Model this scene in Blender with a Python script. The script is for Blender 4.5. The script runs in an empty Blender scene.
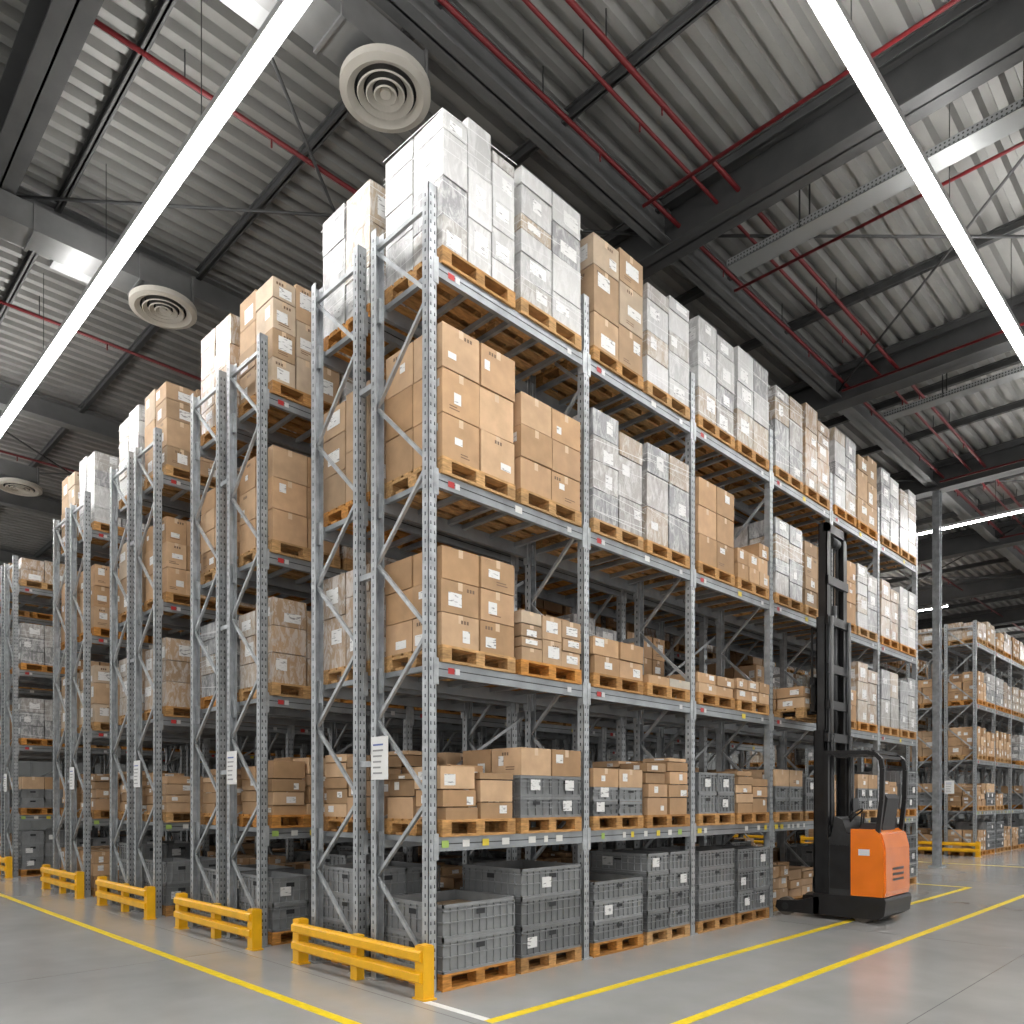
import bpy, math, random
import numpy as np
from mathutils import Vector, Matrix

scene = bpy.context.scene
W1 = (1, 1, 1)

# ------------------------------------------------------------------ materials
def new_mat(name):
    m = bpy.data.materials.new(name)
    m.use_nodes = True
    nt = m.node_tree
    b = nt.nodes["Principled BSDF"]
    return m, nt, b

def N(nt, typ, **kw):
    n = nt.nodes.new(typ)
    for k, v in kw.items():
        setattr(n, k, v)
    return n

def simple(name, col, rough=0.5, metal=0.0, nscale=None, namt=0.15, bump=0.0, stretch=(1, 1, 1), attr=False, coat=0.0):
    m, nt, b = new_mat(name)
    b.inputs["Roughness"].default_value = rough
    b.inputs["Metallic"].default_value = metal
    if coat:
        b.inputs["Coat Weight"].default_value = coat
        b.inputs["Coat Roughness"].default_value = 0.12
    src = None
    if attr:
        a = N(nt, "ShaderNodeAttribute", attribute_name="Col")
        mul = N(nt, "ShaderNodeMix", data_type='RGBA', blend_type='MULTIPLY')
        mul.inputs[0].default_value = 1
        mul.inputs[6].default_value = (*col, 1)
        nt.links.new(a.outputs["Color"], mul.inputs[7])
        src = mul.outputs[2]
    if nscale:
        tc = N(nt, "ShaderNodeTexCoord")
        mp = N(nt, "ShaderNodeMapping")
        mp.inputs["Scale"].default_value = stretch
        no = N(nt, "ShaderNodeTexNoise")
        no.inputs["Scale"].default_value = nscale
        no.inputs["Detail"].default_value = 5
        nt.links.new(tc.outputs["Object"], mp.inputs[0])
        nt.links.new(mp.outputs[0], no.inputs["Vector"])
        mr = N(nt, "ShaderNodeMapRange")
        mr.inputs[1].default_value = 0.3
        mr.inputs[2].default_value = 0.7
        mr.inputs[3].default_value = 1 - namt
        mr.inputs[4].default_value = 1 + namt
        nt.links.new(no.outputs[0], mr.inputs[0])
        mx = N(nt, "ShaderNodeVectorMath", operation='SCALE')
        if src:
            nt.links.new(src, mx.inputs[0])
        else:
            mx.inputs[0].default_value = col
        nt.links.new(mr.outputs[0], mx.inputs["Scale"])
        src = mx.outputs[0]
        if bump:
            bp = N(nt, "ShaderNodeBump")
            bp.inputs["Strength"].default_value = bump
            bp.inputs["Distance"].default_value = 0.02
            nt.links.new(no.outputs[0], bp.inputs["Height"])
            nt.links.new(bp.outputs[0], b.inputs["Normal"])
    if src:
        nt.links.new(src, b.inputs["Base Color"])
    else:
        b.inputs["Base Color"].default_value = (*col, 1)
    return m

M = {}
M['card'] = simple("cardboard", (1, 1, 1), 0.75, 0, 6, 0.12, attr=True)
M['tape'] = simple("packing_tape", (0.60, 0.45, 0.30), 0.35)
M['wood'] = simple("pallet_wood", (1, 1, 1), 0.8, 0, 9, 0.35, stretch=(3, 1, 6), attr=True)
M['galv'] = simple("galvanised_steel", (0.40, 0.42, 0.435), 0.36, 0.45, 9, 0.25)
M['beam'] = simple("rack_beam_steel", (0.29, 0.31, 0.325), 0.40, 0.45, 4, 0.2)
M['hole'] = simple("perforation_dark", (0.03, 0.032, 0.035), 0.8)
M['yellow'] = simple("yellow_paint", (0.80, 0.42, 0.008), 0.4, 0, 5, 0.12)
M['crate'] = simple("grey_plastic", (0.19, 0.197, 0.202), 0.38, 0, 8, 0.12, attr=True)
M['black'] = simple("black_paint", (0.016, 0.016, 0.017), 0.35, 0.2, 5, 0.3)
M['dark'] = simple("dark_steel", (0.045, 0.046, 0.048), 0.45, 0.5, 5, 0.3)
M['orange'] = simple("orange_paint", (0.82, 0.19, 0.008), 0.25, 0, 3, 0.08, coat=0.6)
M['rubber'] = simple("rubber", (0.02, 0.02, 0.02), 0.75)
M['tyre'] = simple("polyurethane_wheel", (0.10, 0.085, 0.07), 0.6)
M['deck'] = simple("corrugated_roof_deck", (0.27, 0.267, 0.255), 0.5, 0.15, 1.2, 0.15)
M['steel'] = simple("structural_steel", (0.075, 0.076, 0.077), 0.5, 0.1, 2, 0.2)
M['steel2'] = simple("light_structural_steel", (0.17, 0.172, 0.172), 0.5, 0.2, 2, 0.15)
M['red'] = simple("red_sprinkler_pipe", (0.15, 0.012, 0.015), 0.4, 0.1)
M['duct'] = simple("duct_sheet_metal", (0.20, 0.202, 0.202), 0.4, 0.4, 3, 0.12)
M['diff'] = simple("diffuser_enamel", (0.60, 0.57, 0.51), 0.4)
M['wall'] = simple("wall_panel", (0.25, 0.26, 0.26), 0.6, 0, 1.0, 0.08, stretch=(3, 3, 0.2))
M['sticker'] = simple("stickers", (1, 1, 1), 0.5, attr=True)
M['seat'] = simple("seat_vinyl", (0.03, 0.03, 0.033), 0.55)
M['white'] = simple("white_paint", (0.75, 0.75, 0.74), 0.5)
M['lamp_case'] = simple("lamp_housing", (0.5, 0.5, 0.5), 0.4, 0.3)
M['line'] = simple("floor_line_yellow", (0.84, 0.62, 0.015), 0.4, 0, 14, 0.15)
M['linew'] = simple("floor_line_white", (0.75, 0.75, 0.73), 0.45, 0, 14, 0.1)

def label_mat():
    m, nt, b = new_mat("printed_label")
    tc = N(nt, "ShaderNodeTexCoord"); mp = N(nt, "ShaderNodeMapping")
    mp.inputs["Scale"].default_value = (14, 14, 60)
    no = N(nt, "ShaderNodeTexNoise"); no.inputs["Scale"].default_value = 1.0; no.inputs["Detail"].default_value = 3
    cr = N(nt, "ShaderNodeValToRGB")
    cr.color_ramp.elements[0].position = 0.34; cr.color_ramp.elements[0].color = (0.28, 0.28, 0.28, 1)
    cr.color_ramp.elements[1].position = 0.42; cr.color_ramp.elements[1].color = (0.74, 0.74, 0.73, 1)
    nt.links.new(tc.outputs["Object"], mp.inputs[0]); nt.links.new(mp.outputs[0], no.inputs["Vector"])
    nt.links.new(no.outputs[0], cr.inputs[0]); nt.links.new(cr.outputs[0], b.inputs["Base Color"])
    b.inputs["Roughness"].default_value = 0.5
    return m
M['label'] = label_mat()

def wrap_mat():
    # boxes seen through clouded, wrinkled stretch film
    m, nt, b = new_mat("stretch_wrap")
    a = N(nt, "ShaderNodeAttribute", attribute_name="Col")
    tc = N(nt, "ShaderNodeTexCoord"); mp = N(nt, "ShaderNodeMapping")
    mp.inputs["Scale"].default_value = (3.6, 3.6, 1.5)
    mp.inputs["Rotation"].default_value = (0.6, 0.5, 0.3)
    no = N(nt, "ShaderNodeTexNoise"); no.inputs["Scale"].default_value = 3.4; no.inputs["Detail"].default_value = 10; no.inputs["Roughness"].default_value = 0.72; no.inputs["Distortion"].default_value = 0.9
    cr = N(nt, "ShaderNodeValToRGB")
    e = cr.color_ramp.elements
    e[0].position = 0.46; e[0].color = (0, 0, 0, 1)
    e[1].position = 0.58; e[1].color = (1, 1, 1, 1)
    mix = N(nt, "ShaderNodeMix", data_type='RGBA')
    mix.inputs[7].default_value = (0.72, 0.72, 0.715, 1)
    mr = N(nt, "ShaderNodeMath", operation='MULTIPLY'); mr.inputs[1].default_value = 0.55
    nt.links.new(tc.outputs["Object"], mp.inputs[0]); nt.links.new(mp.outputs[0], no.inputs["Vector"])
    nt.links.new(no.outputs[0], cr.inputs[0]); nt.links.new(cr.outputs[0], mr.inputs[0]); nt.links.new(mr.outputs[0], mix.inputs[0])
    nt.links.new(a.outputs["Color"], mix.inputs[6])
    nt.links.new(mix.outputs[2], b.inputs["Base Color"])
    bp = N(nt, "ShaderNodeBump"); bp.inputs["Strength"].default_value = 0.55; bp.inputs["Distance"].default_value = 0.025
    nt.links.new(no.outputs[0], bp.inputs["Height"]); nt.links.new(bp.outputs[0], b.inputs["Normal"]); nt.links.new(bp.outputs[0], b.inputs["Coat Normal"])
    b.inputs["Roughness"].default_value = 0.32
    b.inputs["Coat Weight"].default_value = 0.9; b.inputs["Coat Roughness"].default_value = 0.1
    return m
M['wrap'] = wrap_mat()

def perf_mat():
    m, nt, b = new_mat("perforated_sheet")
    tc = N(nt, "ShaderNodeTexCoord")
    vo = N(nt, "ShaderNodeTexVoronoi"); vo.inputs["Scale"].default_value = 22; vo.inputs["Randomness"].default_value = 0.0
    cr = N(nt, "ShaderNodeValToRGB")
    cr.color_ramp.elements[0].position = 0.28; cr.color_ramp.elements[0].color = (0.05, 0.05, 0.05, 1)
    cr.color_ramp.elements[1].position = 0.34; cr.color_ramp.elements[1].color = (0.30, 0.31, 0.31, 1)
    nt.links.new(tc.outputs["Object"], vo.inputs["Vector"]); nt.links.new(vo.outputs["Distance"], cr.inputs[0])
    nt.links.new(cr.outputs[0], b.inputs["Base Color"])
    b.inputs["Roughness"].default_value = 0.45; b.inputs["Metallic"].default_value = 0.3
    return m
M['perf'] = perf_mat()

def emis(name, s):
    m, nt, b = new_mat(name)
    b.inputs["Base Color"].default_value = (0.9, 0.9, 0.9, 1)
    b.inputs["Emission Color"].default_value = (1.0, 0.985, 0.96, 1)
    b.inputs["Emission Strength"].default_value = s
    return m
M['led'] = emis("led_diffuser", 38.0)
M['uplight_fill'] = emis("added_uplight_fill", 16.0)  # glow added on the strip tops to brighten the ceiling

def floor_mat():
    m, nt, b = new_mat("polished_concrete")
    tc = N(nt, "ShaderNodeTexCoord")
    n1 = N(nt, "ShaderNodeTexNoise"); n1.inputs["Scale"].default_value = 0.35; n1.inputs["Detail"].default_value = 6; n1.inputs["Roughness"].default_value = 0.5
    n2 = N(nt, "ShaderNodeTexNoise"); n2.inputs["Scale"].default_value = 2.5; n2.inputs["Detail"].default_value = 6
    ad = N(nt, "ShaderNodeMath", operation='MULTIPLY_ADD'); ad.inputs[1].default_value = 0.35
    nt.links.new(tc.outputs["Object"], n1.inputs["Vector"]); nt.links.new(tc.outputs["Object"], n2.inputs["Vector"])
    nt.links.new(n2.outputs[0], ad.inputs[0]); nt.links.new(n1.outputs[0], ad.inputs[2])
    cr = N(nt, "ShaderNodeValToRGB")
    cr.color_ramp.elements[0].position = 0.45; cr.color_ramp.elements[0].color = (0.29, 0.29, 0.285, 1)
    cr.color_ramp.elements[1].position = 0.92; cr.color_ramp.elements[1].color = (0.40, 0.40, 0.39, 1)
    nt.links.new(ad.outputs[0], cr.inputs[0])
    sep = N(nt, "ShaderNodeSeparateXYZ"); nt.links.new(tc.outputs["Object"], sep.inputs[0])
    outs = []
    for ax, off in ((0, 1.9), (1, 2.3)):
        a = N(nt, "ShaderNodeMath", operation='ADD'); a.inputs[1].default_value = off + 600
        nt.links.new(sep.outputs[ax], a.inputs[0])
        md = N(nt, "ShaderNodeMath", operation='MODULO'); md.inputs[1].default_value = 6.0
        nt.links.new(a.outputs[0], md.inputs[0])
        lt = N(nt, "ShaderNodeMath", operation='LESS_THAN'); lt.inputs[1].default_value = 0.008
        nt.links.new(md.outputs[0], lt.inputs[0]); outs.append(lt)
    mx = N(nt, "ShaderNodeMath", operation='MAXIMUM')
    nt.links.new(outs[0].outputs[0], mx.inputs[0]); nt.links.new(outs[1].outputs[0], mx.inputs[1])
    mix = N(nt, "ShaderNodeMix", data_type='RGBA'); mix.inputs[7].default_value = (0.17, 0.17, 0.17, 1)
    nt.links.new(mx.outputs[0], mix.inputs[0]); nt.links.new(cr.outputs[0], mix.inputs[6])
    nt.links.new(mix.outputs[2], b.inputs["Base Color"])
    rr = N(nt, "ShaderNodeMapRange"); rr.inputs[3].default_value = 0.10; rr.inputs[4].default_value = 0.24
    nt.links.new(n1.outputs[0], rr.inputs[0]); nt.links.new(rr.outputs[0], b.inputs["Roughness"])
    return m
M['floor'] = floor_mat()

# ------------------------------------------------------------------ mesh builder
class MB:
    def __init__(s):
        s.v = []; s.f = []; s.m = []; s.c = []; s.mats = []; s.sm = []
    def mi(s, k):
        if k not in s.mats: s.mats.append(k)
        return s.mats.index(k)
    def face(s, pts, mat, col=W1, sm=False):
        n = len(s.v); s.v.extend(pts); s.f.append(tuple(range(n, n + len(pts))))
        s.m.append(s.mi(mat)); s.c.append(col); s.sm.append(sm)
    def hexa(s, p, mat, col=W1):
        n = len(s.v); s.v.extend(p); k = s.mi(mat)
        for q in ((0, 3, 2, 1), (4, 5, 6, 7), (0, 1, 5, 4), (1, 2, 6, 5), (2, 3, 7, 6), (3, 0, 4, 7)):
            s.f.append(tuple(n + i for i in q)); s.m.append(k); s.c.append(col); s.sm.append(False)
    def box(s, x0, x1, y0, y1, z0, z1, mat, col=W1, rot=0.0):
        p = [(x0, y0), (x1, y0), (x1, y1), (x0, y1)]
        if rot:
            cx, cy = (x0 + x1) / 2, (y0 + y1) / 2; c, q = math.cos(rot), math.sin(rot)
            p = [(cx + (a - cx) * c - (b - cy) * q, cy + (a - cx) * q + (b - cy) * c) for a, b in p]
        s.hexa([(a, b, z0) for a, b in p] + [(a, b, z1) for a, b in p], mat, col)
    def bar(s, p0, p1, w, h, mat, col=W1):
        p0 = Vector(p0); p1 = Vector(p1); d = (p1 - p0).normalized()
        up = Vector((0, 0, 1)) if abs(d.z) < 0.95 else Vector((0, 1, 0))
        a = d.cross(up).normalized() * (w / 2); b = a.cross(d).normalized() * (h / 2)
        s.hexa([tuple(p0 - a - b), tuple(p0 + a - b), tuple(p0 + a + b), tuple(p0 - a + b),
                tuple(p1 - a - b), tuple(p1 + a - b), tuple(p1 + a + b), tuple(p1 - a + b)], mat, col)
    def cyl(s, p0, p1, r, n, mat, col=W1, r1=None, caps=True):
        p0 = Vector(p0); p1 = Vector(p1); d = (p1 - p0).normalized(); r1 = r if r1 is None else r1
        up = Vector((0, 0, 1)) if abs(d.z) < 0.95 else Vector((0, 1, 0))
        a = d.cross(up).normalized(); b = a.cross(d).normalized()
        base = len(s.v); k = s.mi(mat)
        for i in range(n):
            t = 2 * math.pi * i / n; o = a * math.cos(t) + b * math.sin(t)
            s.v.append(tuple(p0 + o * r)); s.v.append(tuple(p1 + o * r1))
        for i in range(n):
            j = (i + 1) % n
            s.f.append((base + 2 * i, base + 2 * i + 1, base + 2 * j + 1, base + 2 * j)); s.m.append(k); s.c.append(col); s.sm.append(True)
        if caps:
            for q in (tuple(base + 2 * i for i in range(n)), tuple(base + 2 * i + 1 for i in reversed(range(n)))):
                s.f.append(q); s.m.append(k); s.c.append(col); s.sm.append(False)
    def mesh(s, name):
        me = bpy.data.meshes.new(name)
        me.from_pydata(s.v, [], s.f)
        for k in s.mats: me.materials.append(M[k])
        me.polygons.foreach_set("material_index", s.m)
        me.polygons.foreach_set("use_smooth", s.sm)
        ca = me.color_attributes.new("Col", 'FLOAT_COLOR', 'CORNER')
        cnt = np.array([len(f) for f in s.f]); cc = np.ones((len(s.f), 4), dtype=np.float32); cc[:, :3] = np.array(s.c, dtype=np.float32)
        ca.data.foreach_set("color", np.repeat(cc, cnt, axis=0).ravel())
        me.update()
        return me

def add(name, me, loc=(0, 0, 0), parent=None, rz=0.0):
    if isinstance(me, MB): me = me.mesh(name)
    o = bpy.data.objects.new(name, me)
    o.location = loc; o.rotation_euler = (0, 0, rz)
    if parent: o.parent = parent
    scene.collection.objects.link(o)
    return o

def empty(name, loc=(0, 0, 0)):
    o = bpy.data.objects.new(name, None); o.location = loc; o.empty_display_size = 0.3
    scene.collection.objects.link(o); return o

# ------------------------------------------------------------------ goods
PW, PD, PH = 0.86, 0.82, 0.144   # pallet: along y, along x, height

def pallet(mb, rng):
    w = rng.choice([(0.46, 0.245, 0.085), (0.42, 0.21, 0.065), (0.48, 0.28, 0.115), (0.50, 0.22, 0.045)])
    def c():
        k = rng.uniform(0.7, 1.12); return tuple(q * k for q in w)
    hx, hy = PD / 2, PW / 2
    for i in range(6):
        x = -hx + i * (PD - 0.11) / 5
        mb.box(x, x + 0.11, -hy, hy, 0.122, PH, 'wood', c())
    for y in (-hy, -0.05, hy - 0.1):
        mb.box(-hx, hx, y, y + 0.1, 0.10, 0.122, 'wood', c())
        for x in (-hx, -0.06, hx - 0.12):
            mb.box(x, x + 0.12, y, y + 0.1, 0.022, 0.10, 'wood', c())
    for x in (-hx, -0.24, -0.05, 0.14, hx - 0.1):
        mb.box(x, x + 0.1, -hy, hy, 0.0, 0.022, 'wood', c())

def rotp(pts, cx, cy, r):
    c, q = math.cos(r), math.sin(r)
    return [(cx + (a - cx) * c - (b - cy) * q, cy + (a - cx) * q + (b - cy) * c, z) for a, b, z in pts]

BROWN = [(0.51, 0.325, 0.185), (0.47, 0.295, 0.16), (0.56, 0.375, 0.225), (0.41, 0.25, 0.13)]
def ctone(rng, pal):
    b = rng.choice(pal); k = rng.uniform(0.84, 1.1); return tuple(q * k for q in b)

def carton(mb, cx, cy, z0, sx, sy, sz, rng, mat='card', pal=BROWN, lab=0.6, rot=0.0, tape=True, labsize=1.0):
    hx, hy = sx / 2, sy / 2; z1 = z0 + sz
    mb.box(cx - hx, cx + hx, cy - hy, cy + hy, z0, z1, mat, ctone(rng, pal), rot)
    e = 0.0015
    if tape and mat == 'card':
        t = 0.025; dn = min(0.07, sz * 0.3)
        mb.face(rotp([(cx - hx, cy - t, z1 + e), (cx + hx, cy - t, z1 + e), (cx + hx, cy + t, z1 + e), (cx - hx, cy + t, z1 + e)], cx, cy, rot), 'tape')
        for s in (-1, 1):
            x = cx + s * (hx + e)
            mb.face(rotp([(x, cy - t, z1), (x, cy + t, z1), (x, cy + t, z1 - dn), (x, cy - t, z1 - dn)], cx, cy, rot), 'tape')
    for side in range(4):
        if rng.random() > lab: continue
        span = sy if side < 2 else sx
        lw = min(span * 0.6, rng.uniform(0.06, 0.13) * labsize); lh = min(sz * 0.5, rng.uniform(0.05, 0.10) * labsize)
        u = rng.uniform(-span / 2 + 0.03, span / 2 - lw - 0.03) if span > lw + 0.07 else -lw / 2
        zz = z0 + rng.uniform(0.12, 0.85) * (sz - lh)
        def q4(u, lw, zz, lh, m, c=W1, o=0.003):
            if side < 2:
                x = cx + (hx + o) * (1 if side == 0 else -1)
                p = [(x, cy + u, zz), (x, cy + u + lw, zz), (x, cy + u + lw, zz + lh), (x, cy + u, zz + lh)]
            else:
                y = cy + (hy + o) * (1 if side == 2 else -1)
                p = [(cx + u, y, zz), (cx + u + lw, y, zz), (cx + u + lw, y, zz + lh), (cx + u, y, zz + lh)]
            mb.face(rotp(p, cx, cy, rot), m, c)
        q4(u, lw, zz, lh, 'label')
        if mat == 'card' and sz > 0.2:
            if rng.random() < 0.5:      # printed handling marks
                k = rng.uniform(-span / 2 + .03, span / 2 - .12)
                for q in range(3): q4(k + q * 0.032, 0.022, z0 + sz - 0.07, 0.03, 'sticker', (0.16, 0.10, 0.06), 0.002)
            if rng.random() < 0.35:     # printed text block
                k = rng.uniform(-span / 2 + .03, span / 2 - .2)
                for q in range(2): q4(k, rng.uniform(.08, .15), z0 + 0.05 + q * 0.022, 0.010, 'sticker', (0.20, 0.12, 0.07), 0.002)

def grid(mb, rng, nx, ny, nz, H, z0=PH, mat='card', pal=BROWN, lab=0.6, jit=0.006, W=0.86, D=0.82, drop=0.0, labsize=1.0, irr=False):
    for i in range(nx):
        for j in range(ny):
            n = max(1, nz + (rng.choice([-1, 0, 0, 1]) if irr else 0))
            cuts = [k / n for k in range(n + 1)]
            if irr: cuts = [0] + [c + rng.uniform(-.05, .05) for c in cuts[1:-1]] + [1 - rng.choice([0, 0, 0.04, 0.09])]
            for k in range(n):
                if k == n - 1 and k > 0 and rng.random() < drop: continue
                h = (cuts[k + 1] - cuts[k]) * H
                gx, gy = D / nx, W / ny
                cx = -D / 2 + (i + .5) * gx + rng.uniform(-jit, jit); cy = -W / 2 + (j + .5) * gy + rng.uniform(-jit, jit)
                carton(mb, cx, cy, z0 + cuts[k] * H, gx - 0.012 - rng.random() * 0.010, gy - 0.012 - rng.random() * 0.010, h - 0.009, rng, mat, pal, lab, rng.uniform(-.014, .014), labsize=labsize)

def film_edges(mb, rng, H):
    # pulled strands of stretch film lying on the outer faces
    x = PD / 2 + 0.009; y = PW / 2 + 0.009
    for _ in range(7):
        z = PH + rng.uniform(0.02, H - 0.12); dz = rng.uniform(-0.10, 0.10); t = rng.uniform(0.003, 0.009)
        zb = min(max(z + dz, PH), PH + H - 0.1)
        mb.face([(x, -y, z), (x, y, zb), (x, y, zb + t), (x, -y, z + t)], 'sticker', (0.66, 0.66, 0.66))
        mb.face([(-x, -y, zb), (x, -y, z), (x, -y, z + t), (-x, -y, zb + t)], 'sticker', (0.66, 0.66, 0.66))

def crate(mb, cx, cy, z0, sx, sy, sz, rng, closed=False):
    k = rng.uniform(0.8, 1.35); col = (k, k, k)
    def B(a0, a1, b0, b1, c0, c1, cc=col): mb.box(cx + a0, cx + a1, cy + b0, cy + b1, z0 + c0, z0 + c1, 'crate', cc)
    hx, hy = sx / 2, sy / 2; i = 0.016; t = 0.006
    B(-hx + i, hx - i, -hy + i, hy - i, 0, 0.012)
    for s in (-1, 1):
        a = sorted((s * (hx - i), s * (hx - i - t))); B(a[0], a[1], -hy + i, hy - i, 0, sz)
        a = sorted((s * (hy - i), s * (hy - i - t))); B(-hx + i, hx - i, a[0], a[1], 0, sz)
        for zz, hh in ((sz - 0.028, 0.028), (sz - 0.062, 0.012), (sz * 0.45, 0.010), (0.0, 0.022)):
            a = sorted((s * hx, s * (hx - i))); B(a[0], a[1], -hy, hy, zz, zz + hh)
            a = sorted((s * hy, s * (hy - i))); B(-hx, hx, a[0], a[1], zz, zz + hh)
        n = max(3, int(sy / 0.085))
        for q in range(n + 1):
            y = -hy + 0.004 + q * (sy - 0.016) / n
            a = sorted((s * (hx - 0.002), s * (hx - i))); B(a[0], a[1], y, y + 0.008, 0, sz - 0.03)
        n = max(3, int(sx / 0.085))
        for q in range(n + 1):
            x = -hx + 0.004 + q * (sx - 0.016) / n
            a = sorted((s * (hy - 0.002), s * (hy - i))); B(x, x + 0.008, a[0], a[1], 0, sz - 0.03)
        y = s * (hy - 0.001)
        mb.face([(cx - .05, cy + y * 1.004, z0 + sz * .62), (cx + .05, cy + y * 1.004, z0 + sz * .62), (cx + .05, cy + y * 1.004, z0 + sz * .78), (cx - .05, cy + y * 1.004, z0 + sz * .78)], 'hole')
        x = s * (hx - 0.001)
        mb.face([(cx + x * 1.004, cy - .05, z0 + sz * .62), (cx + x * 1.004, cy + .05, z0 + sz * .62), (cx + x * 1.004, cy + .05, z0 + sz * .78), (cx + x * 1.004, cy - .05, z0 + sz * .78)], 'hole')
    if rng.random() < 0.4:
        x = cx + hx + 0.003; y = cy + rng.uniform(-hy + .05, hy - .2); z = z0 + sz * 0.3
        mb.face([(x, y, z), (x, y + 0.13, z), (x, y + 0.13, z + 0.1), (x, y, z + 0.1)], 'label')
    if rng.random() < 0.4:
        y = cy - hy - 0.003; x = cx + rng.uniform(-hx + .05, hx - .25); z = z0 + sz * 0.3
        mb.face([(x, y, z), (x + 0.15, y, z), (x + 0.15, y, z + 0.1), (x, y, z + 0.1)], 'label')

WHITE = [(0.48, 0.48, 0.475), (0.58, 0.58, 0.575), (0.38, 0.36, 0.33), (0.44, 0.35, 0.25), (0.28, 0.28, 0.285), (0.54, 0.54, 0.53)]
GREYW = [(0.26, 0.265, 0.27), (0.34, 0.32, 0.30), (0.22, 0.225, 0.23), (0.38, 0.29, 0.20)]
BRW = [(0.47, 0.32, 0.195), (0.43, 0.29, 0.175), (0.49, 0.385, 0.28), (0.37, 0.25, 0.15)]

cache = {}
def load(kind, H, seed=0, a=2, b=2, c=3):
    key = (kind, round(H, 2), seed, a, b, c)
    if key in cache: return cache[key]
    rng = random.Random(seed * 7919 + int(H * 100) * 31 + a * 5 + b * 17 + c * 101 + sum(map(ord, kind)))
    mb = MB(); pallet(mb, rng)
    if kind == 'carton':
        grid(mb, rng, a, b, c, H, lab=0.55)
    elif kind == 'cartonl':
        grid(mb, rng, a, b, c, H, lab=0.75, labsize=1.2, drop=0.12, jit=0.012)
    elif kind == 'wrap':
        grid(mb, rng, a, b, c, H, mat='wrap', pal=WHITE, lab=0.6, labsize=1.9, jit=0.004, irr=True); film_edges(mb, rng, H)
    elif kind == 'gwrap':
        grid(mb, rng, a, b, c, H, mat='wrap', pal=GREYW, lab=0.5, labsize=1.6, jit=0.004, irr=True); film_edges(mb, rng, H)
    elif kind == 'bwrap':
        grid(mb, rng, a, b, c, H, mat='wrap' if seed % 2 else 'card', pal=BRW, lab=0.85, labsize=1.9, jit=0.005, irr=True)
    elif kind == 'crate':
        n = max(2, round(H / 0.24)); h = H / n
        for k in range(n):
            for s in ((-1, 1) if b == 2 else (0,)):
                w = 0.43 if b == 2 else 0.86
                crate(mb, 0, s * 0.215, PH + k * h, 0.82, w - 0.004, h - 0.002, rng)
        for s in (-1, 1):
            mb.box(-0.33, 0.33, s * 0.215 - 0.17, s * 0.215 + 0.17, PH + (n - 1) * h + 0.02, PH + n * h - 0.09, 'card', ctone(rng, [(0.2, 0.2, 0.2), (0.36, 0.27, 0.18)]))
    elif kind == 'tray':
        for sx in (-0.2, 0.2):
            for sy in (-0.215, 0.215):
                z = PH; top = PH + H * rng.uniform(0.72, 1.0)
                while z < top - 0.05:
                    h = min(rng.choice([0.11, 0.13, 0.15, 0.2]), top - z)
                    carton(mb, sx + rng.uniform(-.012, .012), sy + rng.uniform(-.012, .012), z, rng.uniform(0.35, 0.395), rng.uniform(0.36, 0.42), h - rng.uniform(.006, .014), rng, 'card', BROWN + [(0.36, 0.225, 0.12)], 0.55, rng.uniform(-.03, .03), tape=False)
                    z += h
    elif kind == 'mixed':
        h = H * 0.3
        for s in (-1, 1):
            crate(mb, 0, s * 0.215, PH, 0.8, 0.425, h - .002, rng); crate(mb, 0, s * 0.215, PH + h, 0.8, 0.425, h - .002, rng)
        grid(mb, rng, 2, b, 1, H * 0.4, z0=PH + 2 * h, lab=0.6)
    elif kind == 'flat':
        grid(mb, rng, 2, b, max(1, round(H / 0.12)), H, lab=0.6, jit=0.015, pal=BROWN + [(0.55, 0.5, 0.42)], drop=0.2)
    me = mb.mesh("load_" + kind)
    cache[key] = me
    return me

NAMES = {'carton': 'carton_pallet_load', 'cartonl': 'carton_pallet_load', 'wrap': 'shrink_wrapped_pallet_load', 'gwrap': 'shrink_wrapped_pallet_load',
         'bwrap': 'shrink_wrapped_pallet_load', 'crate': 'plastic_crate_stack', 'tray': 'shallow_carton_stack', 'mixed': 'crate_and_carton_stack', 'flat': 'flat_carton_pallet_load'}

# ------------------------------------------------------------------ racks
BAY = 1.985; PT = 0.09; TOP = 6.68; LV = [1.29, 2.75, 4.32, 6.07]; RD = 0.82; GAP = 0.20
RW = 2 * RD + GAP

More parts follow.
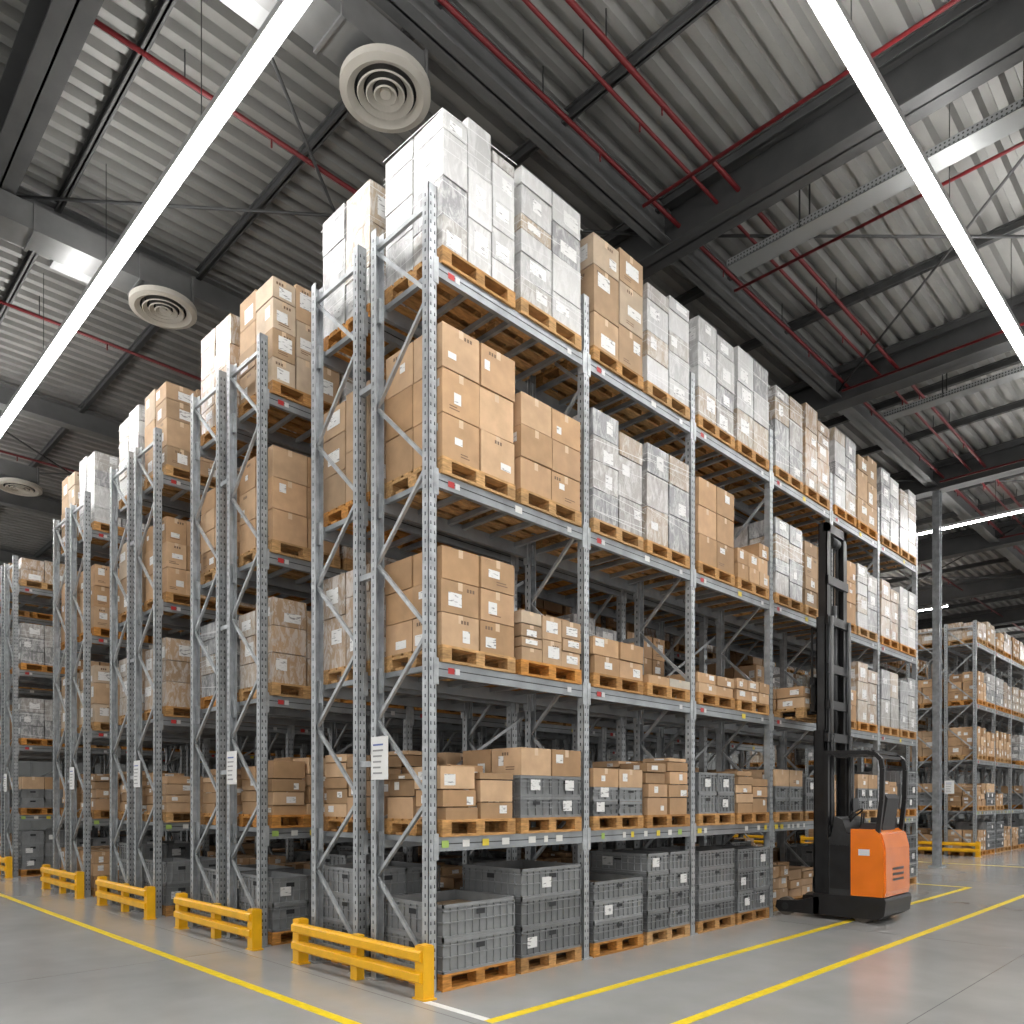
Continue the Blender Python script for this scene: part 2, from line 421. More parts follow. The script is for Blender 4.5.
def rack_mesh(nb, seed):
    rng = random.Random(seed)
    mb = MB()
    faces = [(-0.08, 0.0), (-RD, -RD + 0.08), (-RD - GAP - 0.08, -RD - GAP), (-RW, -RW + 0.08)]
    for b in range(nb + 1):
        y0 = b * BAY; y1 = y0 + PT
        for fi, (x0, x1) in enumerate(faces):
            outward = 1 if fi in (0, 2) else -1
            t = 0.006
            xo = x1 if outward == 1 else x0
            a = sorted((xo, xo - outward * t)); mb.box(a[0], a[1], y0, y1, 0.012, TOP, 'galv')
            mb.box(x0, x1, y0, y0 + t, 0.012, TOP, 'galv'); mb.box(x0, x1, y1 - t, y1, 0.012, TOP, 'galv')
            mb.box(x0 - .03, x1 + .02, y0 - .03, y1 + .03, 0, 0.012, 'galv')
            e = 0.0015; z = 0.12
            while z < TOP - 0.05:
                for yy in (y0 + 0.018, y0 + 0.058):
                    x = xo + outward * e
                    mb.face([(x, yy, z), (x, yy + 0.014, z), (x, yy + 0.011, z + 0.03), (x, yy + 0.003, z + 0.03)], 'hole')
                if b < 3:
                    xm = (x0 + x1) / 2
                    mb.face([(xm - .007, y0 - e, z), (xm + .007, y0 - e, z), (xm + .007, y0 - e, z + .03), (xm - .007, y0 - e, z + .03)], 'hole')
                z += 0.075
        for xa, xb in ((-0.04, -RD + 0.04), (-RD - GAP - 0.04, -RW + 0.04)):
            yc = y0 + PT / 2
            for z in (0.18, TOP - 0.15): mb.bar((xa, yc, z), (xb, yc, z), 0.03, 0.04, 'galv')
            n = 9; z0 = 0.22; dz = (TOP - 0.4) / n
            for i in range(n):
                p, q = (xa, xb) if i % 2 == 0 else (xb, xa)
                mb.bar((p, yc, z0 + i * dz), (q, yc, z0 + (i + 1) * dz), 0.028, 0.032, 'galv')
        for z in (1.9, 3.6, 5.3):
            mb.box(-RD - GAP, -RD, y0 + .02, y0 + .07, z, z + 0.05, 'galv')
    for b in range(nb):
        y0 = b * BAY + PT; y1 = (b + 1) * BAY
        for li, z in enumerate(LV):
            for fi, (x0, x1) in enumerate(faces):
                outward = 1 if fi in (0, 2) else -1
                xa, xb = (x1 - 0.045, x1 - 0.002) if outward == 1 else (x0 + 0.002, x0 + 0.045)
                mb.box(xa, xb, y0, y1, z - 0.12, z, 'beam')
                xo = x1 if outward == 1 else x0
                mb.box(min(xo, xo - outward * 0.0015), max(xo, xo - outward * 0.0015), y0, y1, z - 0.062, z - 0.054, 'dark')
                for yy in (y0 - 0.035, y1 - 0.015):
                    a = sorted((xo - outward * .05, xo + outward * 0.006)); mb.box(a[0], a[1], yy, yy + 0.05, z - 0.19, z + 0.03, 'galv')
                if fi in (0, 3):
                    def st(y, w, h, c, dz=0.03):
                        xx = xo + outward * 0.003
                        mb.face([(xx, y, z - 0.12 + dz), (xx, y + w, z - 0.12 + dz), (xx, y + w, z - 0.12 + dz + h), (xx, y, z - 0.12 + dz + h)], 'sticker', c)
                    if li == 0:
                        yy = y0 + 0.05
                        while yy < y1 - 0.15:
                            if rng.random() < 0.75: st(yy, rng.uniform(.05, .1), 0.06, rng.choice([(0.7, .7, .67), (0.7, .55, .05), (0.35, .5, .12), (0.7, .7, .67)]))
                            yy += rng.uniform(0.14, 0.24)
                    else:
                        st(y0 + 0.12, 0.07, 0.05, (0.45, 0.03, 0.03)); st(y0 + 0.20, 0.05, 0.05, (0.6, .6, .6))
                        if rng.random() < 0.6: st(y0 + rng.uniform(.9, 1.2), 0.09, 0.06, rng.choice([(0.7, .55, .05), (.7, .7, .67)]))
                        st(y1 - 0.25, 0.06, 0.05, (0.6, .6, .6))
            for xa, xb in ((-0.045, -RD + 0.045), (-RD - GAP - 0.045, -RW + 0.045)):
                for s in (0.13, 0.50, 0.86, 1.05, 1.42, 1.78):
                    mb.box(xb, xa, b * BAY + s, b * BAY + s + 0.04, z - 0.05, z - 0.003, 'beam')
    for b in range(nb):
        if b % 2 == 0:
            for z in LV[:-1]:
                mb.bar((-RD - 0.02, b * BAY + .09, z + 0.1), (-RD - .02, (b + 1) * BAY, z + 1.2), 0.01, 0.03, 'galv')
    mb.box(-0.80, -0.55, -0.008, -0.003, 1.78, 2.16, 'white')
    for i in range(6):
        w = rng.uniform(.1, .18)
        mb.face([(-0.77, -0.010, 2.08 - i * .05), (-0.77 + w, -0.010, 2.08 - i * .05), (-0.77 + w, -0.010, 2.095 - i * .05), (-0.77, -0.010, 2.095 - i * .05)], 'sticker', (0.1, 0.15, 0.4) if i == 0 else (.3, .3, .3))
    return mb.mesh("pallet_rack")

def slot_pos(X0, Y0, rk, slot, z, dx=0.0):
    b, s = divmod(slot, 2)
    y = Y0 + b * BAY + (0.565 if s == 0 else 1.50)
    x = X0 + 0.02 - PD / 2 if rk == 0 else X0 - RW - 0.02 + PD / 2
    return (x + dx, y, z)

def guard(name, X0, Y):
    mb = MB(); x1 = X0 + 0.13; x0 = X0 - RW - 0.08
    for x in (x0, x1 - 0.11):
        mb.box(x, x + 0.11, Y - 0.055, Y + 0.055, 0.012, 0.43, 'yellow')
        mb.box(x - 0.03, x + 0.14, Y - 0.06, Y + 0.06, 0, 0.012, 'yellow')
        mb.box(x + 0.01, x + 0.10, Y - 0.045, Y + 0.045, 0.43, 0.438, 'yellow')
    xm = (x0 + x1) / 2
    mb.box(xm - 0.05, xm + 0.05, Y - 0.03, Y + 0.05, 0.0, 0.40, 'yellow')
    for z in (0.30, 0.13):
        mb.hexa([(x0 + .02, Y - 0.06, z), (x1 - .02, Y - 0.06, z), (x1 - .02, Y - .02, z), (x0 + .02, Y - .02, z),
                 (x0 + .02, Y - 0.06, z + .10), (x1 - .02, Y - 0.06, z + .10), (x1 - .02, Y - .02, z + .10), (x0 + .02, Y - .02, z + .10)], 'yellow')
        mb.hexa([(x0 + .02, Y - 0.085, z + .02), (x1 - .02, Y - 0.085, z + .02), (x1 - .02, Y - .06, z + .005), (x0 + .02, Y - .06, z + .005),
                 (x0 + .02, Y - 0.085, z + .08), (x1 - .02, Y - 0.085, z + .08), (x1 - .02, Y - .06, z + .095), (x0 + .02, Y - .06, z + .095)], 'yellow')
    add(name, mb)

rack6 = rack_mesh(6, 3)
Y0 = 3.98
rowX = [-4.95, -7.85, -10.85, -13.9, -18.6, -21.7]
for X in rowX:
    add("pallet_rack", rack6, (X, Y0, 0))
    guard("rack_end_guard_rail", X, Y0 - 0.10)

ROW = {
 3: [('wrap', 1.26, 1, 2, 3, 4), ('wrap', 1.22, 2, 2, 2, 5), ('bwrap', 1.27, 2, 2, 2, 3), ('wrap', 1.20, 3, 2, 2, 4), ('wrap', 1.2, 4, 2, 2, 4), ('wrap', 1.22, 5, 2, 2, 4),
     ('gwrap', 1.24, 6, 2, 2, 4), ('bwrap', 1.22, 3, 2, 2, 4), ('wrap', 1.22, 7, 2, 2, 4), ('bwrap', 1.2, 4, 2, 2, 3), ('wrap', 1.2, 8, 2, 2, 4), ('wrap', 1.2, 2, 2, 2, 4)],
 2: [('carton', 1.13, 1, 2, 2, 3), ('carton', 0.90, 2, 2, 2, 3), ('gwrap', 1.13, 2, 2, 2, 3), ('gwrap', 1.08, 3, 2, 2, 3), ('carton', 1.02, 5, 2, 2, 3), ('cartonl', 0.58, 3, 2, 3, 3),
     ('gwrap', 1.05, 4, 2, 2, 3), ('bwrap', 0.95, 2, 2, 2, 3), ('carton', 1.0, 4, 2, 2, 3), ('wrap', 1.05, 4, 2, 2, 3), ('bwrap', 1.0, 5, 2, 2, 3), ('wrap', 1.05, 2, 2, 2, 3)],
 1: [('cartonl', 0.84, 1, 2, 2, 3), ('bwrap', 0.46, 2, 2, 3, 3), ('cartonl', 0.38, 2, 2, 2, 2), ('flat', 0.2, 3, 2, 2, 1), ('flat', 0.25, 4, 2, 2, 1), ('cartonl', 0.28, 5, 2, 3, 2),
     None, None, ('cartonl', 0.5, 7, 2, 2, 2), ('bwrap', 1.0, 5, 2, 2, 3), ('wrap', 1.0, 5, 2, 2, 3), ('gwrap', 1.0, 5, 2, 2, 3)],
 0: [('tray', 0.55, 1, 2, 2, 3), ('mixed', 0.66, 2, 2, 2, 3), ('mixed', 0.50, 3, 2, 2, 3), ('tray', 0.75, 4, 2, 2, 3), ('crate', 0.5, 5, 2, 2, 3), ('tray', 0.6, 6, 2, 2, 3),
     ('mixed', 0.6, 7, 2, 2, 3), ('crate', 0.5, 8, 2, 2, 3), ('tray', 0.6, 9, 2, 2, 3), ('mixed', 0.6, 2, 2, 2, 3), ('tray', 0.6, 4, 2, 2, 3), ('crate', 0.7, 4, 2, 2, 3)],
 -1: [('crate', 0.58, 1, 2, 1, 3), ('crate', 0.82, 2, 2, 1, 3), ('crate', 0.62, 3, 2, 1, 3), ('crate', 0.86, 4, 2, 2, 3), ('crate', 0.84, 5, 2, 1, 3), ('crate', 0.82, 6, 2, 2, 3),
      ('cartonl', 0.5, 6, 2, 3, 3), ('tray', 0.5, 7, 2, 2, 3), ('crate', 0.7, 8, 2, 2, 3), ('crate', 0.7, 9, 2, 2, 3), ('tray', 0.7, 10, 2, 2, 3), ('crate', 0.8, 9, 2, 2, 3)],
}
for li, lst in ROW.items():
    for s, d in enumerate(lst):
        if d is None: continue
        z = LV[li] if li >= 0 else 0.0
        dx = -0.22 if (li == -1 and s in (6, 7)) else 0.0
        add(NAMES[d[0]], load(*d), slot_pos(rowX[0], Y0, 0, s, z + 0.001, dx))

def pick(rng, li, row):
    r = lambda: rng.randint(1, 5)
    if li == 3:
        if row == 0: return ('wrap', 1.22, r(), 2, 2, 4)
        if row >= 4: return rng.choice([('cartonl', 0.6, r(), 2, 3, 3), ('bwrap', 0.5, r(), 2, 2, 2), ('bwrap', 0.6, r(), 2, 2, 2), ('cartonl', 0.5, r(), 2, 2, 2)])
        return rng.choice([('wrap', 1.22, r(), 2, 2, 4), ('bwrap', 1.2, 4, 2, 2, 4), ('bwrap', 1.2, 2, 2, 2, 4), ('bwrap', 1.2, 6, 2, 3, 4), ('bwrap', 1.22, 3, 2, 2, 4)])
    if row >= 4 and li > 0: return rng.choice([('cartonl', 0.8, r(), 2, 3, 3), ('bwrap', 0.8, r(), 2, 2, 3), ('gwrap', 0.85, 3, 2, 2, 3), ('cartonl', 0.7, r(), 2, 2, 3), ('wrap', 0.9, r(), 2, 2, 3)])
    if li == 2: return rng.choice([('carton', 1.05, r(), 2, 2, 3), ('carton', 1.0, r(), 2, 2, 4), ('cartonl', 1.05, r(), 2, 3, 3), ('bwrap', 1.05, r(), 2, 2, 3)])
    if li == 1: return rng.choice([('bwrap', 0.95, r(), 2, 2, 3), ('gwrap', 0.95, r(), 2, 2, 3), ('carton', 0.85, r(), 2, 2, 3), ('cartonl', 0.9, r(), 2, 3, 3)])
    if li == 0: return rng.choice([('tray', 0.6, r(), 2, 2, 3), ('tray', 0.75, r(), 2, 2, 3), ('mixed', 0.66, r(), 2, 2, 3), ('tray', 0.5, r(), 2, 2, 3)])
    return rng.choice([('tray', 0.65, r(), 2, 2, 3), ('crate', 0.8, r(), 2, 2, 3), ('cartonl', 0.6, r(), 2, 3, 3), ('crate', 0.6, r(), 2, 2, 3)])

def fill(row, X0, Yb, racks, nb, seed):
    rng = random.Random(seed)
    e = empty("stored_pallet_goods", (X0, Yb, 0))
    for rk in racks:
        for li in (-1, 0, 1, 2, 3):
            for s in range(nb * 2):
                if rng.random() < (0.22 if li in (0, 1) and s > 1 else 0.06 if s > 1 else 0): continue
                d = pick(rng, li, row)
                z = LV[li] if li >= 0 else 0.0
                p = slot_pos(0, 0, rk, s, z + 0.001)
                add(NAMES[d[0]].replace('pallet_load', 'goods'), load(*d), p, e)

fill(0, rowX[0], Y0, (1,), 6, 11)
for r in range(1, 6):
    fill(r, rowX[r], Y0, (0, 1), 6, 20 + r)
for i, X in enumerate((-6.1, -9.2, -12.3)):
    add("pallet_rack", rack6, (X, 24.6, 0)); guard("rack_end_guard_rail", X, 24.5)
    fill(5, X, 24.6, (0, 1), 6, 50 + i)

# ------------------------------------------------------------------ reach truck
tr = empty("reach_truck", (-4.32, 10.76, 0))
def part(name, mb): return add(name, mb, (0, 0, 0), tr)

def rounded_prism(mb, prof, y0, y1, mat):
    n = len(prof)
    mb.face([(x, y0, z) for x, z in prof], mat); mb.face([(x, y1, z) for x, z in reversed(prof)], mat)
    for i in range(n):
        a, b = prof[i], prof[(i + 1) % n]
        mb.face([(a[0], y0, a[1]), (a[0], y1, a[1]), (b[0], y1, b[1]), (b[0], y0, b[1])], mat)

mb = MB()
rounded_prism(mb, [(-0.18, 0.06), (0.66, 0.06), (0.74, 0.12), (0.76, 0.30), (0.74, 0.34), (-0.18, 0.34)], -0.48, 0.48, 'black')
rounded_prism(mb, [(0.02, 0.34), (0.32, 0.34), (0.32, 1.12), (0.30, 1.16), (0.02, 1.10)], -0.46, 0.46, 'dark')
mb.box(0.04, 0.30, -0.464, -0.46, 0.42, 1.0, 'black')
part("chassis", mb)
mb = MB()
for y0, y1, ins in ((-0.48, -0.44, 0.02), (-0.44, 0.44, 0.0), (0.44, 0.48, 0.02)):
    rounded_prism(mb, [(0.32, 0.35), (0.73 - ins, 0.35), (0.75 - ins, 0.42), (0.745 - ins, 0.98), (0.70 - ins, 1.16), (0.62 - ins, 1.22), (0.32, 1.22)], y0, y1, 'orange')
for z in (0.55, 0.62, 0.69):
    mb.box(0.747, 0.752, -0.2, 0.2, z, z + 0.03, 'black')
mb.box(0.42, 0.56, -0.484, -0.478, 0.88, 0.96, 'sticker', (0.7, 0.7, 0.7))
part("body_cover", mb)
mb = MB()
for s in (-1, 1):
    rounded_prism(mb, [(-0.72, 0.10), (-0.66, 0.05), (-0.10, 0.05), (-0.10, 0.30), (-0.40, 0.22), (-0.70, 0.20)], *sorted((s * 0.36, s * 0.48)), 'black')
    mb.cyl((-0.58, s * 0.37, 0.125), (-0.58, s * 0.47, 0.125), 0.125, 20, 'tyre')
    mb.cyl((-0.58, s * 0.355, 0.125), (-0.58, s * 0.485, 0.125), 0.05, 12, 'dark')
mb.cyl((0.45, -0.44, 0.15), (0.45, -0.30, 0.15), 0.15, 20, 'tyre')
mb.cyl((0.45, 0.30, 0.15), (0.45, 0.44, 0.15), 0.15, 20, 'tyre')
part("support_legs_and_wheels", mb)

mb = MB()
def rail(x0, x1, yo, s, z0, z1, w=0.06, mat='black'):
    a = sorted((s * yo, s * (yo - 0.015))); mb.box(x0, x1, a[0], a[1], z0, z1, mat)
    for xx in (x0, x1 - 0.015):
        a = sorted((s * yo, s * (yo - w))); mb.box(xx, xx + 0.015, a[0], a[1], z0, z1, mat)
for s in (-1, 1):
    rail(-0.20, -0.05, 0.42, s, 0.12, 2.55, w=0.09); rail(-0.18, -0.05, 0.38, s, 0.2, 4.1, w=0.10, mat='dark'); rail(-0.17, -0.05, 0.34, s, 2.5, 5.38, w=0.12)
    mb.cyl((0.0, s * 0.30, 0.2), (0.0, s * 0.30, 2.5), 0.035, 12, 'black'); mb.cyl((0.0, s * 0.30, 2.5), (0.0, s * 0.30, 4.1), 0.022, 12, 'steel2')
    mb.bar((-0.1, s * 0.10, 2.6), (-0.1, s * 0.10, 5.25), 0.03, 0.012, 'dark')
    mb.cyl((-0.12, s * 0.05, 2.9), (-0.12, s * 0.05, 5.15), 0.016, 8, 'rubber')
for z, w, x in ((0.3, 0.42, -0.05), (1.2, 0.42, 0.0), (2.45, 0.42, -0.03), (2.9, 0.38, -0.05), (4.05, 0.38, -0.05), (4.6, 0.34, -0.06), (5.32, 0.34, -0.08), (3.4, 0.34, -0.06)):
    mb.box(x - 0.02, x + 0.03, -w, w, z - 0.06, z + 0.06, 'black')
mb.cyl((-0.11, -0.12, 5.18), (-0.11, 0.12, 5.18), 0.07, 16, 'dark')
mb.cyl((-0.1, 0, 2.5), (-0.1, 0, 4.3), 0.045, 14, 'dark')
part("mast", mb)
mb = MB()
zf = 2.80
for z in (zf + 0.02, zf + 0.38): mb.box(-0.26, -0.20, -0.40, 0.40, z, z + 0.10, 'black')
for y in (-0.38, -0.19, 0, 0.19, 0.38): mb.box(-0.25, -0.225, y - 0.012, y + 0.012, zf + 0.1, zf + 1.15, 'black')
mb.box(-0.25, -0.225, -0.392, 0.392, zf + 1.13, zf + 1.17, 'black')
for y in (-0.2, 0.2):
    mb.box(-0.31, -0.26, y - 0.05, y + 0.05, zf - 0.0, zf + 0.5, 'dark')
    rounded_prism(mb, [(-1.12, zf + 0.022), (-1.12, zf + 0.03), (-0.26, zf + 0.04), (-0.26, zf - 0.005), (-0.4, zf - 0.005)], y - 0.05, y + 0.05, 'dark')
part("fork_carriage", mb)
mb = MB()
zg = 2.22
def guardside(y):
    pts = [(0.64, y, 1.15), (0.69, y, 1.6), (0.70, y, 2.0), (0.68, y, 2.12), (0.62, y, 2.19), (0.52, y, zg), (-0.05, y, zg + 0.02)]
    for i in range(len(pts) - 1): mb.bar(pts[i], pts[i + 1], 0.055, 0.05, 'black')
for y in (-0.42, 0.42):
    guardside(y); mb.bar((-0.02, y, 0.34), (-0.02, y, zg + 0.02), 0.06, 0.06, 'black')
for x in (0.02, 0.13, 0.24, 0.35, 0.46, 0.57): mb.box(x, x + 0.03, -0.42, 0.42, zg - 0.015, zg + 0.025, 'black')
mb.box(0.62, 0.66, -0.42, 0.42, 2.14, 2.18, 'black')
mb.box(-0.05, 0.0, -0.42, 0.42, zg - 0.03, zg + 0.03, 'black')
part("overhead_guard", mb)
mb = MB()
rounded_prism(mb, [(0.36, 1.20), (0.64, 1.20), (0.64, 1.28), (0.40, 1.30), (0.36, 1.26)], -0.25, 0.2, 'seat')
rounded_prism(mb, [(0.55, 1.26), (0.64, 1.26), (0.70, 1.62), (0.66, 1.68), (0.61, 1.64)], -0.24, 0.19, 'seat')
rounded_prism(mb, [(0.02, 1.08), (0.26, 1.10), (0.18, 1.34), (0.08, 1.38)], -0.40, 0.40, 'dark')
for i in range(16):
    t0, t1 = 2 * math.pi * i / 16, 2 * math.pi * (i + 1) / 16
    f = lambda t: (0.26 + 0.08 * math.cos(t), -0.15 + 0.11 * math.sin(t), 1.42 + 0.06 * math.cos(t))
    mb.cyl(f(t0), f(t1), 0.012, 6, 'rubber')
mb.cyl((0.17, -0.15, 1.3), (0.26, -0.15, 1.42), 0.02, 8, 'rubber')
mb.cyl((0.22, 0.12, 1.2), (0.24, 0.12, 1.42), 0.012, 8, 'rubber'); mb.cyl((0.22, 0.2, 1.2), (0.24, 0.2, 1.42), 0.012, 8, 'rubber')
mb.box(0.08, 0.10, 0.18, 0.38, 1.45, 1.62, 'black')
mb.box(0.30, 0.60, 0.27, 0.40, 1.20, 1.36, 'seat')
part("seat_and_controls", mb)
add("flat_goods_on_forks", load('cartonl', 0.3, 9, 2, 3, 2), (-0.74, 0, zf - 0.065), tr)

# ------------------------------------------------------------------ room shell (near walls left out so white world light fills in)
XA, XB, YA, YB, ZC = -36.0, 9.0, -9.0, 46.0, 9.75
ZL = ZC - 0.12
mb = MB(); mb.box(XA, XB, YA, YB, -0.2, 0, 'floor'); add("floor", mb)
mb = MB(); p = 0.26; x = XA; prof = []
while x < XB:
    prof += [(x, ZC), (x + 0.09, ZC), (x + 0.125, ZC - 0.10), (x + 0.225, ZC - 0.10)]; x += p
prof.append((x, ZC))
for i in range(len(prof) - 1):
    a, b = prof[i], prof[i + 1]
    mb.face([(a[0], YA, a[1]), (b[0], YA, b[1]), (b[0], YB, b[1]), (a[0], YB, a[1])], 'deck')
mb.box(XA, XB, YA, YB, ZC + 0.03, ZC + 0.2, 'deck')
add("ceiling", mb)
for nm, a in (("wall_left", (XA - .2, XA, YA, YB)), ("wall_back", (XA, XB, YB, YB + .2))):
    mb = MB(); mb.box(*a, 0, ZC + 0.2, 'wall')
    if nm == "wall_left":
        y = YA + 0.5
        while y < YB: mb.box(XA, XA + 0.03, y, y + 0.05, 0, ZC, 'wall'); y += 1.2
    else:
        x = XA + 0.5
        while x < XB: mb.box(x, x + 0.05, YB - 0.03, YB, 0, ZC, 'wall'); x += 1.2
    add(nm, mb)

def ibeam(mb, axis, c, lo, hi, z0, z1, w, mat):
    for (a, b, q0, q1) in ((-w / 2, w / 2, z0, z0 + 0.025), (-w / 2, w / 2, z1 - 0.025, z1), (-0.012, 0.012, z0, z1)):
        if axis == 'Y': mb.box(c + a, c + b, lo, hi, q0, q1, mat)
        else: mb.box(lo, hi, c + a, c + b, q0, q1, mat)

beamX = [-28.75, -23.05, -17.35, -11.65, -5.96, -0.3, 5.4]
beamY = [-3.0, 2.2, 8.9, 14.6, 20.3, 26.0, 31.7, 37.4]
mb = MB()
for x in beamX: ibeam(mb, 'Y', x, YA, YB, 9.15, 9.55, 0.24, 'steel2')
for y in beamY: ibeam(mb, 'X', y, XA, XB, 9.0, 9.60, 0.34, 'steel')
y = YA + 0.6
while y < YB:
    ibeam(mb, 'X', y, XA, XB, 9.50, 9.64, 0.08, 'steel'); y += 1.9
for i in range(len(beamX) - 1):
    for j in range(len(beamY) - 1):
        if (i + j) % 2 == 0:
            mb.cyl((beamX[i], beamY[j], 9.3), (beamX[i + 1], beamY[j + 1], 9.3), 0.02, 6, 'steel')
            mb.cyl((beamX[i + 1], beamY[j], 9.26), (beamX[i], beamY[j + 1], 9.26), 0.02, 6, 'steel')
add("roof_steel_beams", mb)
for x in (-5.85, -11.65, -17.35, -23.05):
    mb = MB()
    mb.box(x - .08, x + .08, 20.18, 20.20, 0, 8.99, 'galv'); mb.box(x - .08, x + .08, 20.34, 20.36, 0, 8.99, 'galv'); mb.box(x - .01, x + .01, 20.2, 20.34, 0, 8.99, 'galv')
    mb.box(x - .15, x + .15, 20.1, 20.45, 0, 0.03, 'galv')
    add("steel_column", mb)

mb = MB()
for x, r in ((-5.72, 0.028), (-5.15, 0.022), (-4.85, 0.03), (-8.30, 0.028), (-14.0, 0.025), (-1.3, 0.028), (-20.0, 0.025)):
    mb.cyl((x, YA + .3, 9.30), (x, YB - .1, 9.30), r, 10, 'red')
    y = 0.5
    while y < 40:
        mb.cyl((x, y, 9.3), (x, y, ZL), 0.008, 5, 'dark'); mb.cyl((x, y + 1, 9.3), (x, y + 1, 9.18), 0.012, 6, 'red'); y += 2.85
for y in (7.9, 10.15, 14.0, 19.6, 25.0):
    mb.cyl((-5.6, y, 8.96), (XB - .2, y, 8.96), 0.022, 10, 'red')
mb.cyl((-30, 12.2, 8.9), (-10, 12.2, 8.9), 0.025, 10, 'red')
add("sprinkler_pipework", mb)

def tray(name, axis, c, lo, hi, z, w):
    mb = MB()
    def B(u0, u1, l0, l1, z0, z1, m):
        if axis == 'X': mb.box(l0, l1, c + u0, c + u1, z0, z1, m)
        else: mb.box(c + u0, c + u1, l0, l1, z0, z1, m)
    B(-w / 2, w / 2, lo, hi, z, z + 0.006, 'perf'); B(-w / 2, -w / 2 + .006, lo, hi, z, z + .09, 'perf'); B(w / 2 - .006, w / 2, lo, hi, z, z + .09, 'perf')
    for k in range(3): B(-w / 2 + .05 + k * .07, -w / 2 + .08 + k * .07, lo, hi, z + .01, z + .04, 'rubber')
    l = lo + 1
    while l < hi:
        B(-w / 2, -w / 2 + .01, l, l + .02, z, ZL, 'dark'); B(w / 2 - .01, w / 2, l, l + .02, z, ZL, 'dark'); l += 2.4
    add(name, mb)
tray("cable_tray", 'X', 9.55, -5.3, XB - .2, 8.80, 0.30)
tray("cable_tray", 'X', 15.3, -5.3, XB - .2, 8.80, 0.25)

# supply ducts, each ending in a round diffuser
DUCTS = ((-6.2, 4.45), (-11.15, 4.2), (-19.8, 4.35))
for dxx, yy in DUCTS:
    mb = MB(); hw = 0.22; dye = yy + 0.3
    mb.box(dxx - hw, dxx + hw, YA + .2, dye, 8.66, 8.98, 'duct')
    y = YA + 0.3
    while y < dye: mb.box(dxx - hw - .025, dxx + hw + .025, y, y + 0.035, 8.635, 8.99, 'duct'); y += 1.25
    mb.box(dxx - hw - .03, dxx + hw + .03, dye, dye + 0.03, 8.63, 8.99, 'duct')
    mb.box(dxx - hw - .25, dxx - hw - .03, 2.9, 3.5, 8.70, 8.95, 'perf')
    add("air_duct", mb)
def diffuser(x, y):
    mb = MB(); z = 8.5
    def ring(r0, z0, r1, z1, mat='diff', n=40):
        for i in range(n):
            t0, t1 = 2 * math.pi * i / n, 2 * math.pi * (i + 1) / n
            c0, s0, c1, s1 = math.cos(t0), math.sin(t0), math.cos(t1), math.sin(t1)
            mb.face([(x + r0 * c0, y + r0 * s0, z0), (x + r0 * c1, y + r0 * s1, z0), (x + r1 * c1, y + r1 * s1, z1), (x + r1 * c0, y + r1 * s0, z1)], mat)
    ring(0.44, z, 0.44, z + 0.07); ring(0.44, z, 0.37, z - 0.02); ring(0.37, z - 0.02, 0.30, z + 0.02)
    ring(0.30, z + 0.02, 0.27, z + 0.06, 'hole')
    for r in (0.275, 0.19, 0.115):
        ring(r, z - 0.01, r - 0.065, z + 0.03); ring(r, z - 0.01, r - 0.012, z - 0.02); ring(r - 0.065, z + 0.03, r - 0.09, z + 0.05, 'hole')
    mb.cyl((x, y, z - 0.01), (x, y, z + 0.04), 0.05, 20, 'diff')
    ring(0.44, z + 0.07, 0.24, z + 0.12, 'duct'); ring(0.24, z + 0.12, 0.24, 8.655, 'duct')
    add("round_air_diffuser", mb)
for d in DUCTS: diffuser(*d)

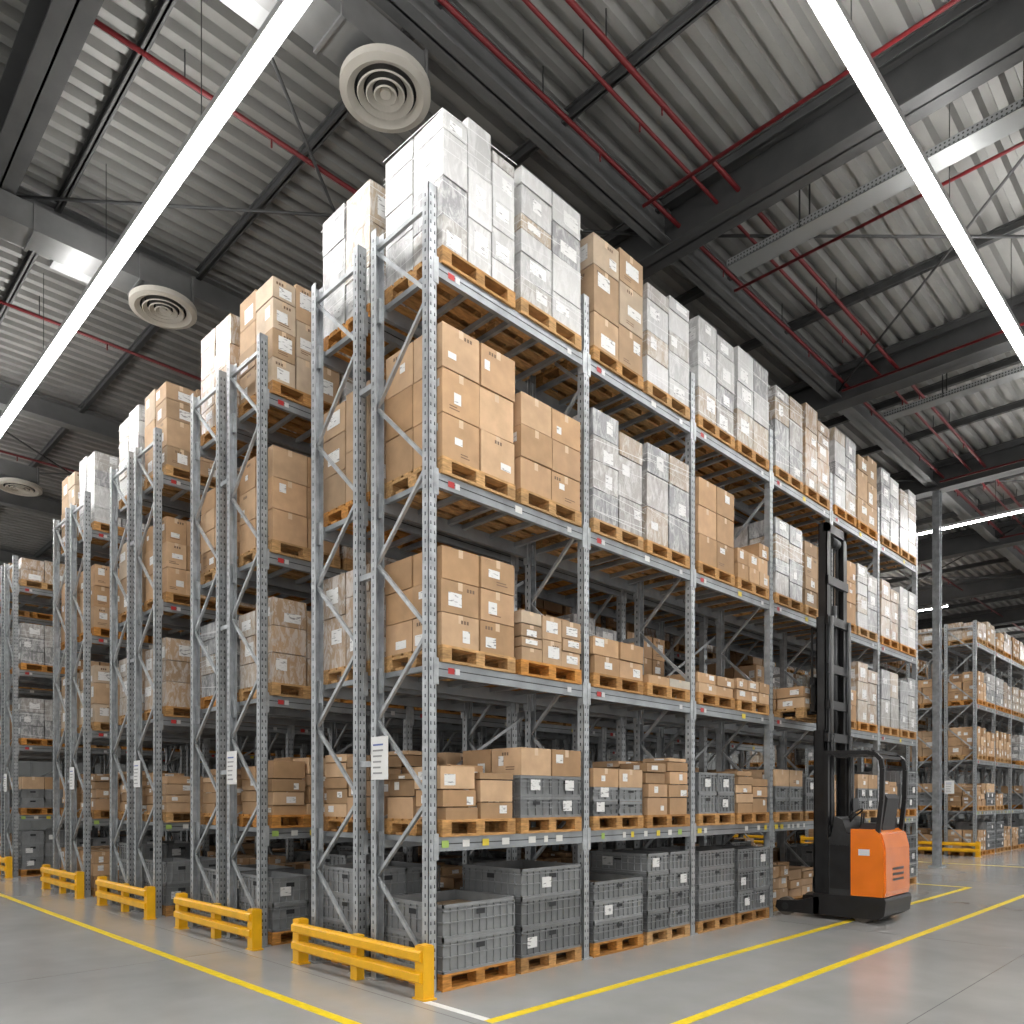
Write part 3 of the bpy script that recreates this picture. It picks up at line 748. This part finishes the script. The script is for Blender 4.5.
def strip(axis, c, lo, hi, z=8.2, w=0.15):
    mb = MB()
    def B(u0, u1, l0, l1, z0, z1, m):
        if axis == 'X': mb.box(l0, l1, c + u0, c + u1, z0, z1, m)
        else: mb.box(c + u0, c + u1, l0, l1, z0, z1, m)
    B(-w / 2, w / 2, lo, hi, z, z + 0.03, 'led')
    B(-w / 2 - 0.012, -w / 2, lo, hi, z + .005, z + 0.07, 'lamp_case'); B(w / 2, w / 2 + .012, lo, hi, z + .005, z + 0.07, 'lamp_case')
    B(-w / 2 , w / 2 , lo, hi, z + 0.031, z + 0.066, 'lamp_case')
    B(-w / 2, w / 2, lo, hi, z + 0.066, z + 0.069, 'uplight_fill')  # added upward glow for the ceiling
    l = lo + 0.7
    while l < hi:
        B(-0.004, 0.004, l, l + 0.008, z + 0.07, ZL, 'dark'); l += 2.85
    add("led_strip_light", mb)
strip('X', 3.25, -34, 7); strip('Y', -2.70, -8, 44, z=8.22)
strip('X', -4.5, -34, 7, z=8.3); strip('Y', 4.0, -8, 44, z=8.35)  # unseen strips, added out of view for general fill light
strip('X', 21.0, -34, 7, z=8.3); strip('X', 29.5, -34, -8.2, z=8.3); strip('X', 42.5, -34, 7, z=8.3)

mb = MB(); t = 0.002
def ln(x0, x1, y0, y1, m='line'): mb.box(x0, x1, y0, y1, 0.0005, t, m)
ln(-4.09, -4.0, 3.80, 15.9); ln(-3.09, -3.0, -6, 21.5); ln(-34, -3.09, 3.04, 3.13)
ln(-5.6, -4.09, 15.81, 15.9); ln(-4.80, -4.09, 3.80, 3.87, 'linew')
ln(-34, -3.1, 21.5, 21.6)
add("floor_marking_lines", mb)

w = bpy.data.worlds.new("world"); scene.world = w; w.use_nodes = True
w.node_tree.nodes["Background"].inputs[0].default_value = (1.0, 0.985, 0.96, 1); w.node_tree.nodes["Background"].inputs[1].default_value = 0.8
cd = bpy.data.cameras.new("camera"); cam = bpy.data.objects.new("camera", cd); scene.collection.objects.link(cam)
cd.sensor_width = 36; cd.lens = 770 / 1024 * 36; cd.shift_y = 288 / 1024; cd.clip_end = 200
cam.location = (0, 0, 1.6); cam.rotation_euler = (math.pi / 2, 0, math.radians(45))
scene.camera = cam
scene.view_settings.view_transform = 'Standard'
try: scene.view_settings.look = 'None'
except Exception: pass
scene.view_settings.exposure = 0.28
